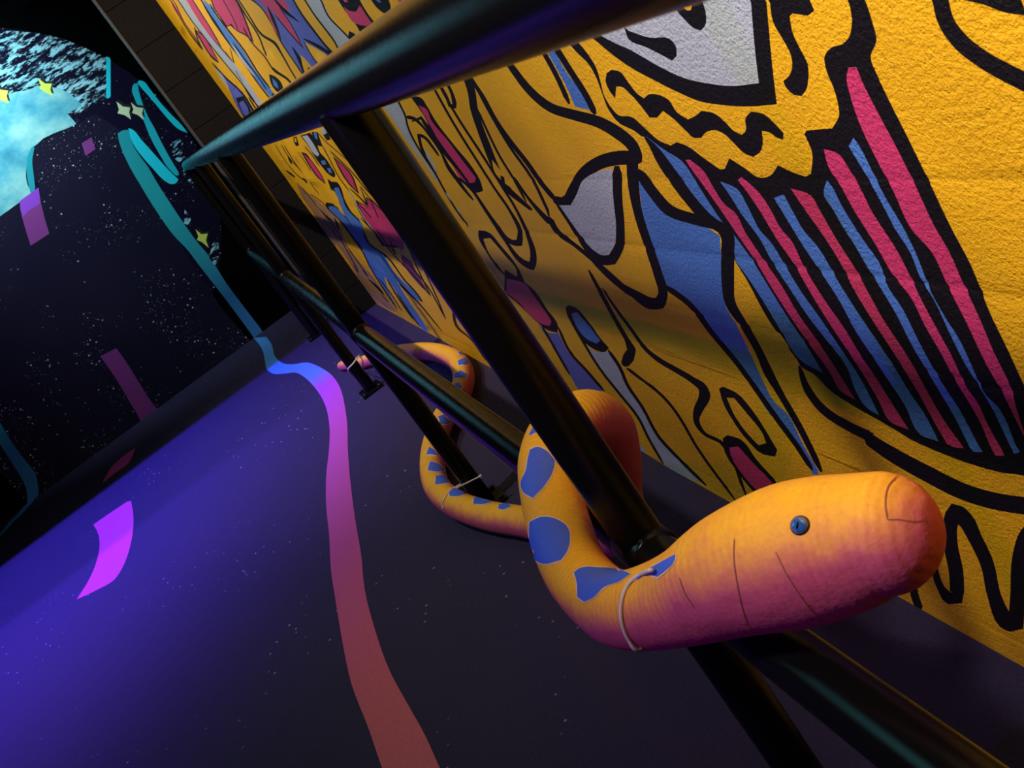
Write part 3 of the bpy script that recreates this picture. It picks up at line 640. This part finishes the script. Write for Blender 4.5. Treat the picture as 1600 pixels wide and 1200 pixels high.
# ------------------------------------------------------------------ paint on the floor
def floor_paint_shape(name, pts, mat, z=0.0012):
    q = [on_z(p) for p in pts]
    q = [Vector((a.x, min(a.y, YE - 0.002), 0)) for a in q]
    r = delaunay_2d_cdt([Vector((a.x, a.y)) for a in q], [], [list(range(len(q)))], 1, 1e-6, False)
    vs = [(a.x, a.y, z) for a in r[0]]
    A = [(a.x, a.y) for a in q]; C_ = np.array([[sum(r[0][i].x for i in f) / 3, sum(r[0][i].y for i in f) / 3] for f in r[2]])
    ok = inside(A, C_[:, 0], C_[:, 1])
    o = mesh_obj(name, vs, [tuple(f) for f, k in zip(r[2], ok) if k], mat, floor)
    bm = bmesh.new(); bm.from_mesh(o.data); bmesh.ops.recalc_face_normals(bm, faces=bm.faces[:])
    if sum(f.normal.z for f in bm.faces) < 0: bmesh.ops.reverse_faces(bm, faces=bm.faces[:])
    ex = bmesh.ops.extrude_face_region(bm, geom=bm.faces[:])
    for g in ex['geom']:
        if isinstance(g, bmesh.types.BMVert): g.co.z = 0.0002
    bmesh.ops.recalc_face_normals(bm, faces=bm.faces[:]); bm.to_mesh(o.data); bm.free()
    return o
o = floor_paint_shape('painted_ribbon', [tuple(p) for p in poly('S8 585,850 640,930 655,1000 665,1040 700,1065 760,1065 840,1060 890,1090 940,1140 980,1195 S9 1018,30 1030,90 1030,150 1020,250 1020,340 1030,440 1035,540 1050,640 1070,760 1100,900 1150,1030 1195,1160 1250,1300 1450,1300 1375,1160 1330,1060 1280,970 1220,860 1170,720 1140,600 1130,500 1110,380 1095,260 1088,170 1085,80 1078,30 S8 1105,1180 1090,1140 1050,1080 980,1030 900,1000 820,1010 760,1005 715,970 690,890 660,850')], RIBBON_FLOOR)
o['label'] = 'ribbon painted on the floor fading from blue to magenta to coral'
o = floor_paint_shape('painted_ribbon', [tuple(p) for p in poly('S7 178,840 165,890 120,950 60,1010 0,1075 -90,1140 -90,1125 0,1060 50,1000 100,950 125,900 127,830')], RIBBON_FLOOR)
o['label'] = 'thin blue ribbon end curling away on the floor'
o = floor_paint_shape('painted_patch', [tuple(p) for p in poly('X 205,783 208,800 205,848 190,890 180,905 152,922 120,937 140,905 152,875 156,850 153,832 146,820 175,800 199,784')], MAGENTA)
o['label'] = 'bright magenta dash painted on the floor'
o = floor_paint_shape('painted_patch', [tuple(p) for p in poly('S7 635,660 600,735 550,770 480,825 520,755 570,705')], MAGENTA)
o['label'] = 'small magenta dash in the shade by the end wall'

# ------------------------------------------------------------------ handrail
RX, ZTOP, ZMID, RR = 0.156, 1.06, 0.545, 0.0242
POSTS = [-0.65, 0.86, 2.37, 3.88, 5.38]
rail = empty('pipe_handrail', (RX, 0.86, 0)); tag(rail, 'black two-rail pipe handrail along the mural wall, ringed by the snake', 'handrail')
def local(o):                                    # keep world placement under a moved parent
    o.matrix_parent_inverse = Matrix.Translation(o.parent.location).inverted(); return o
bend = 0.07
top = [(RX, YB + 0.1, ZTOP), (RX, 1.0, ZTOP), (RX, 3.0, ZTOP), (RX, POSTS[-1] - bend - 0.01, ZTOP)]
for t in np.linspace(0, math.pi / 2, 9): top.append((RX, POSTS[-1] - bend + bend * math.sin(t), ZTOP - bend + bend * math.cos(t)))
top.append((RX, POSTS[-1], ZTOP - bend - 0.02))
o = local(pipe('top_rail', top, RR, RAIL, rail, 40)); o['label'] = 'upper rail pipe ending in a downward elbow'
for a, b in zip(POSTS[:-1], POSTS[1:]):
    local(pipe('mid_rail', [(RX, a + 0.02, ZMID), (RX, (a + b) / 2, ZMID), (RX, b - 0.02, ZMID)], RR, RAIL, rail, 36))
for y in POSTS:
    hi = ZTOP - 0.012 if y < POSTS[-1] else ZTOP - bend
    p = local(pipe('post', [(RX, y, 0.004), (RX, y, 0.5), (RX, y, hi)], RR, RAIL, rail, 36))
    pl = box('base_plate', (RX - 0.046, y - 0.055, 0.0005), (RX + 0.046, y + 0.055, 0.0085), RAIL, p, 0.0015)
    for sx, sy in ((-1, -1), (1, -1), (1, 1), (-1, 1)):
        bx_, by_ = RX + sx * 0.034, y + sy * 0.042
        v_, f_ = tube_data([(bx_, by_, 0.008), (bx_, by_, 0.015), (bx_, by_, 0.0165)], [0.0075, 0.0075, 0.006], 6)
        bo = mesh_obj('bolt', v_, f_, BOLT, p)
    # weld collars where the mid rail meets the post
    v_, f_ = tube_data([(RX, y - 0.031, ZMID), (RX, y - 0.027, ZMID), (RX, y + 0.027, ZMID), (RX, y + 0.031, ZMID)], [0.0245, 0.0268, 0.0268, 0.0245], 30)
    if y > 0: wo = mesh_obj('weld_collar', v_, f_, RAIL, p, True)

# ------------------------------------------------------------------ the snake
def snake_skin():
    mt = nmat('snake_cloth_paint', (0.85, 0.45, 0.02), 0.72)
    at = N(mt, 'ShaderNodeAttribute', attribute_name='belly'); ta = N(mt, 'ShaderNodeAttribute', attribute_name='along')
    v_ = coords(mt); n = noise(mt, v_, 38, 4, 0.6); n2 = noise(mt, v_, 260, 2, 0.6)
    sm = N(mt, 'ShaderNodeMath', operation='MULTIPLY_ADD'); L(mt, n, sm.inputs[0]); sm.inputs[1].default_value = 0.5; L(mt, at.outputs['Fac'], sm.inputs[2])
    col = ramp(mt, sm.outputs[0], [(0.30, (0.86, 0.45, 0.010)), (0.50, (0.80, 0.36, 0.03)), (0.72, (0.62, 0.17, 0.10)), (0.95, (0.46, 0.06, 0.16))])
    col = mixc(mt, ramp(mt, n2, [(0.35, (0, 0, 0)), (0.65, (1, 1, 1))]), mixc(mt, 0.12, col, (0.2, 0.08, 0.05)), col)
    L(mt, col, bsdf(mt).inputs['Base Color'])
    # wrapped cloth: fine rings round the body plus crumple
    wv = N(mt, 'ShaderNodeMath', operation='MULTIPLY'); L(mt, ta.outputs['Fac'], wv.inputs[0]); wv.inputs[1].default_value = 900
    ad = N(mt, 'ShaderNodeMath', operation='MULTIPLY_ADD'); L(mt, noise(mt, v_, 14, 2), ad.inputs[0]); ad.inputs[1].default_value = 9; L(mt, wv.outputs[0], ad.inputs[2])
    si = N(mt, 'ShaderNodeMath', operation='SINE'); L(mt, ad.outputs[0], si.inputs[0])
    b1 = bump(mt, si.outputs[0], 0.16, 0.0012); b2 = bump(mt, n, 0.35, 0.006, b1); b3 = bump(mt, n2, 0.2, 0.001, b2)
    L(mt, b3, bsdf(mt).inputs['Normal'])
    return mt
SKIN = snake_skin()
SPOT = patch_paint('snake_blue_paint', (0.05, 0.13, 0.80)); RIM = patch_paint('snake_rim_paint', (0.86, 0.62, 0.52))
ctrl = []                                        # centre line with radii, head first
_a = at_depth((1375, 834), .677); _b = at_depth((1469, 823), .650)
for t in (1.0, 0.985, 0.94, 0.85, 0.72, 0.54, 0.3):
    q = _a.lerp(_b, t); ctrl.append((q.x, q.y, q.z, max(0.003, 0.0413 * (max(0, 1 - t ** 2.0)) ** 0.5)))
for p, d, wpx in (((1375, 834), .677, 196), ((1325, 846), .693, 216), ((1255, 863), .715, 228), ((1155, 894), .752, 198), ((1078, 930), .795, 155), ((985, 953), .862, 124),
                  ((945, 940), .93, 112), ((902, 895), .99, 104), ((878, 838), 1.045, 102), ((863, 778), 1.085, 99), ((858, 722), 1.125, 97), ((872, 682), 1.16, 95), ((912, 655), 1.2, 93), ((945, 668), 1.25, 90), ((958, 712), 1.30, 87),
                  ((962, 765), 1.38, 82), ((972, 806), 1.47, 77), ((968, 830), 1.60, 71), ((938, 838), 1.78, 65), ((882, 828), 2.05, 57)):
    q = at_depth(p, d); ctrl.append((q.x, q.y, max(q.z, wpx * d / F / 2), wpx * d / F / 2))
for p, rad in (((820, 816), .0365), ((770, 808), .0365), ((718, 793), .036), ((686, 764), .036), ((679, 727), .0365), ((684, 690), .036), ((698, 655), .036), ((715, 625), .0365), ((724, 600), .0365), ((720, 572), .0365),
               ((690, 553), .035), ((640, 550), .033), ((600, 556), .030), ((565, 567), .026), ((545, 570), .024), ((534, 572), .019), ((531, 573), .008)):
    q = on_z(p, rad); ctrl.append((q.x, q.y, rad + 0.001 + (0.009 if 650 < p[1] and p[0] < 735 else 0), rad))
def cat4(P, n):
    P = np.array(P); out = []
    for i in range(len(P) - 1):
        p0, p1, p2, p3 = P[max(i - 1, 0)], P[i], P[i + 1], P[min(i + 2, len(P) - 1)]
        l1 = max(np.linalg.norm((p1 - p0)[:3]), 1e-4); l2 = np.linalg.norm((p2 - p1)[:3]); l3 = max(np.linalg.norm((p3 - p2)[:3]), 1e-4)
        m1 = (p2 - p1 + l2 * ((p1 - p0) / l1 - (p2 - p0) / (l1 + l2))) if i else p2 - p1
        m2 = (p2 - p1 + l2 * ((p3 - p2) / l3 - (p3 - p1) / (l2 + l3))) if i < len(P) - 2 else p2 - p1
        for j in range(n):
            t = j / n; out.append((2*t**3 - 3*t**2 + 1) * p1 + (t**3 - 2*t**2 + t) * m1 + (-2*t**3 + 3*t**2) * p2 + (t**3 - t**2) * m2)
    out.append(P[-1]); return np.array(out)
line = cat4(ctrl, 8)
sv, sf = tube_data(line[:, :3], list(np.maximum(line[:, 3], 0.003)), 40)
snake = empty('toy_snake', (0.15, 2.2, 0)); tag(snake, 'long stuffed yellow and pink snake with blue spots, wound round the handrail', 'toy snake')
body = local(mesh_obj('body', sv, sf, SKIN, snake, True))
nrm = [v_.normal.copy() for v_ in body.data.vertices]
alen = np.concatenate([[0], np.cumsum(np.linalg.norm(np.diff(line[:, :3], axis=0), axis=1))])
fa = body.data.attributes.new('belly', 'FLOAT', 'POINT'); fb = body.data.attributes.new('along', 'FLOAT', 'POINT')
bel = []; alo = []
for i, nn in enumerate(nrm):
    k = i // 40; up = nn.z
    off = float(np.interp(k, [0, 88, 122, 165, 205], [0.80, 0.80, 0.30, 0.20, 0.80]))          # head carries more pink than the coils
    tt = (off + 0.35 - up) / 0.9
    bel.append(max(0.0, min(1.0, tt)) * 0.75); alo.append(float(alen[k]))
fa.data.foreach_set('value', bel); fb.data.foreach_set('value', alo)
bvh = BVHTree.FromPolygons([tuple(v_) for v_ in sv], sf)
def hit(p):
    d = ray(p).normalized(); loc, nn, _, _ = bvh.ray_cast(CAM, d)
    if loc is None: return None, None
    if nn.dot(d) > 0: nn = -nn
    return loc, nn
def decal(name, text, mat, lift, grow=0.0, step=5.0):
    pts = [np.array(p) for p in poly(text)]; cen = sum(pts) / len(pts)
    if grow: pts = [p + (p - cen) / np.linalg.norm(p - cen) * grow for p in pts]
    A = np.array(pts); lo, hi = A.min(0), A.max(0); extra = []
    for X_ in np.arange(lo[0] + step / 2, hi[0], step):
        for Y_ in np.arange(lo[1] + step / 2, hi[1], step):
            if inside(A, np.array([X_]), np.array([Y_]))[0]: extra.append((X_, Y_))
    allp = [Vector((float(p[0]), float(p[1]))) for p in list(pts) + extra]; n = len(pts)
    r = delaunay_2d_cdt(allp, [], [list(range(n))], 1, 1e-4, False)
    tri = [tuple(f) for f in r[2]]
    C_ = np.array([[sum(r[0][i].x for i in f) / len(f), sum(r[0][i].y for i in f) / len(f)] for f in tri]); ok = inside(A, C_[:, 0], C_[:, 1])
    tri = [f for f, k in zip(tri, ok) if k]
    vs = []; bad = set()
    for i, q in enumerate(r[0]):
        loc, nn = hit(q)
        if loc is None: bad.add(i); vs.append(Vector((0, 0, 0)))
        else: vs.append(loc + nn * lift)
    med = np.median([(v_ - CAM).length for i, v_ in enumerate(vs) if i not in bad]) if len(bad) < len(vs) else 0
    for i, v_ in enumerate(vs):
        if i not in bad and abs((v_ - CAM).length - med) > 0.08: bad.add(i)
    fs = [f for f in tri if not any(i in bad for i in f)]
    if not fs: return None
    used = sorted({i for f in fs for i in f}); mp = {k: j for j, k in enumerate(used)}
    return local(mesh_obj(name, [vs[i] for i in used], [tuple(mp[i] for i in f) for f in fs], mat, snake, True))
SPOTS = ['M 130,190 150,250 90,268', 'M 95,345 130,330 180,350 222,400 215,450 170,530 110,595 60,560 48,525 75,450 85,390', 'M 95,720 150,695 240,710 290,750 302,800 290,870 255,920 160,935 120,910 95,820',
         'M 325,985 350,965 460,960 560,970 620,990 560,1030 480,1060 430,1110 380,1135 345,1110 340,1030', 'M 640,1010 760,940 855,888 850,920 800,975 760,1005 700,995 655,1020']
SMALL = ['R 340,195 390,203 402,212 345,210', 'R 380,230 410,222 440,250 395,250', 'R 385,280 420,262 455,295 390,305', 'R 370,350 400,330 435,350 420,370 365,372', 'R 365,400 390,392 410,415 395,430 370,415',
         'R 282,570 310,560 350,595 335,608 292,608', 'R 220,770 235,730 262,745 275,775', 'R 228,850 240,805 280,815 318,850 285,858', 'R 268,925 270,880 310,875 355,910 320,918', 'R 340,970 350,945 400,945 440,962 390,985 345,985',
         'R 465,1025 468,993 510,995 565,1015 510,1028', 'R 595,1050 600,1028 640,1025 665,1035 620,1055']
for t in SPOTS:
    decal('spot_rim', t, RIM, 0.0005, 2.2); decal('spot', t, SPOT, 0.0010)
for t in SMALL:
    decal('spot_rim', t, RIM, 0.0008, 1.3, 2.5); decal('spot', t, SPOT, 0.0016, 0, 2.5)

# sewn seams and the tucked fold at the snout
SEAM = patch_paint('seam_thread', (0.30, 0.07, 0.07))
def seam(text, wd):
    out = stroke(text, wd); ln = ' '.join('%.2f,%.2f' % (p[0], p[1]) for p in out)
    decal('seam', 'X ' + ln, SEAM, 0.0006, 0, 3.0)
seam('X 1148,842 1147,868 1151,905 1160,950 1170,985', 1.6); seam('X 1212,862 1228,895 1250,930 1285,975', 1.4); seam('X 1386,812 1383,785 1388,760 1402,744', 2.2); seam('X 1386,812 1405,812 1430,815 1452,808', 1.8)
seam('X 1062,902 1070,925 1085,950', 1.5)
# glass eye
loc, nn = hit((1250, 821))
def glass_eye():
    mt = nmat('eye_iris', (0.03, 0.12, 0.6), 0.08, 0, 0.9)
    tc = N(mt, 'ShaderNodeTexCoord'); n = N(mt, 'ShaderNodeTexNoise'); n.inputs['Scale'].default_value = 380; L(mt, tc.outputs['Object'], n.inputs['Vector'])
    L(mt, mixc(mt, n.outputs['Fac'], (0.004, 0.02, 0.16), (0.04, 0.17, 0.62)), bsdf(mt).inputs['Base Color'])
    bsdf(mt).inputs['Coat Weight'].default_value = 1.0; bsdf(mt).inputs['Coat Roughness'].default_value = 0.03
    return mt
RE = 14.0 * (loc - CAM).dot(FWD) / F
def dome(name, centre, normal, up, ra, rb, h, mat, parent, lift=0.0, ns=24, nr=6):
    z_ = normal.normalized(); y_ = (up - z_ * up.dot(z_)).normalized(); x_ = y_.cross(z_)
    vs = [centre + z_ * (h + lift)]; fs = []
    for i in range(1, nr + 1):
        a = math.pi / 2 * i / nr
        for j in range(ns):
            t = 2 * math.pi * j / ns
            vs.append(centre + x_ * (ra * math.sin(a) * math.cos(t)) + y_ * (rb * math.sin(a) * math.sin(t)) + z_ * (h * math.cos(a) + lift))
    for j in range(ns): fs.append((0, 1 + j, 1 + (j + 1) % ns))
    for i in range(nr - 1):
        for j in range(ns): fs.append((1 + i * ns + j, 1 + (i + 1) * ns + j, 1 + (i + 1) * ns + (j + 1) % ns, 1 + i * ns + (j + 1) % ns))
    return mesh_obj(name, vs, fs, mat, parent, True)
IMG_UP = -DOWN
tilt = (IMG_UP + RIGHT * 0.12).normalized()
sock = local(dome('eye_rim', loc, nn, tilt, RE * 1.17, RE * 1.17, RE * 0.42, nmat('eye_rim_black', (0.01, 0.012, 0.02), 0.3), snake))
eye = local(dome('eye', loc, nn, tilt, RE, RE, RE * 0.6, glass_eye(), snake, 0.0008)); eye['label'] = 'glossy blue glass eye'
pup = dome('pupil', loc + (tilt - nn * tilt.dot(nn)) * (-RE * 0.12) + nn * (RE * 0.56), nn, tilt, RE * 0.20, RE * 0.52, RE * 0.27, nmat('pupil_black', (0.002, 0.002, 0.003), 0.05), eye)

# ------------------------------------------------------------------ cable ties
def strap(name, pts, rad, label, closed=False, tail=None):
    path = catmull(pts, 8, closed)
    root = empty(name, path[0]); tag(root, label, 'cable tie')
    local(pipe('strap', path, rad, TIE, root, 10, closed))
    return root
def skin_pts(text, lift):
    out = []
    for p in px(text)[0]:
        l, n = hit(p)
        if l is not None: out.append(l + n * lift)
    return out
post1 = Vector((RX, 0.86, 0))
a = skin_pts('X 1022,893 1002,899 984,914 974,938 973,968 983,997 1000,1012', 0.0014)
low = a[-1]
a += [low + Vector((0.03, 0.02, -0.010)), Vector((0.150, 0.83, 0.528)), Vector((0.178, 0.838, 0.515)), Vector((0.186, 0.872, 0.50)), Vector((0.160, 0.889, 0.497)), Vector((0.130, 0.872, 0.505)), Vector((0.128, 0.84, 0.53))]
t1 = strap('cable_tie', a, 0.0016, "white cable tie holding the snake's neck to the handrail post", True)
# by the second post
q0, n0 = hit((700, 770)); p2 = Vector((RX, 2.37, 0.0))
a = [skin_pts('X 706,766', 0.0015)[0], Vector((RX - 0.052, 2.405, 0.078)), Vector((RX - 0.022, 2.402, 0.075)), Vector((RX + 0.012, 2.398, 0.072)), Vector((RX + 0.026, 2.375, 0.070))]
b = skin_pts('X 697,776 692,786 693,794', 0.0015)
t2 = strap('cable_tie', b[::-1] + a, 0.0019, 'white cable tie round the second post where the coil lies on the floor')
head = at_depth((751, 744), (Vector((RX, 2.32, 0.1)) - CAM).dot(FWD)); st = at_depth((712, 763), (Vector((RX - 0.03, 2.31, 0.09)) - CAM).dot(FWD))
local(pipe('tail', [st, (st + head) / 2, head], 0.0021, TIE, t2, 8)); 
hb = box('lock_head', tuple(head - Vector((.0035, .004, .003))), tuple(head + Vector((.0035, .004, .003))), TIE, t2, 0.0008); local(hb)
# by the third post, near the tail
dz = (Vector((RX, 3.85, 0.06)) - CAM).dot(FWD)
pa = [at_depth((544, 578), dz - 0.01), at_depth((552, 568), dz - 0.035), at_depth((562, 556), dz - 0.02), Vector((RX + 0.03, 3.89, 0.1)), Vector((RX + 0.01, 4.16, 0.055)), Vector((RX - 0.02, 3.95, 0.07))]
t3 = strap('cable_tie', pa, 0.0030, "white cable tie round the third post at the snake's tail", True)
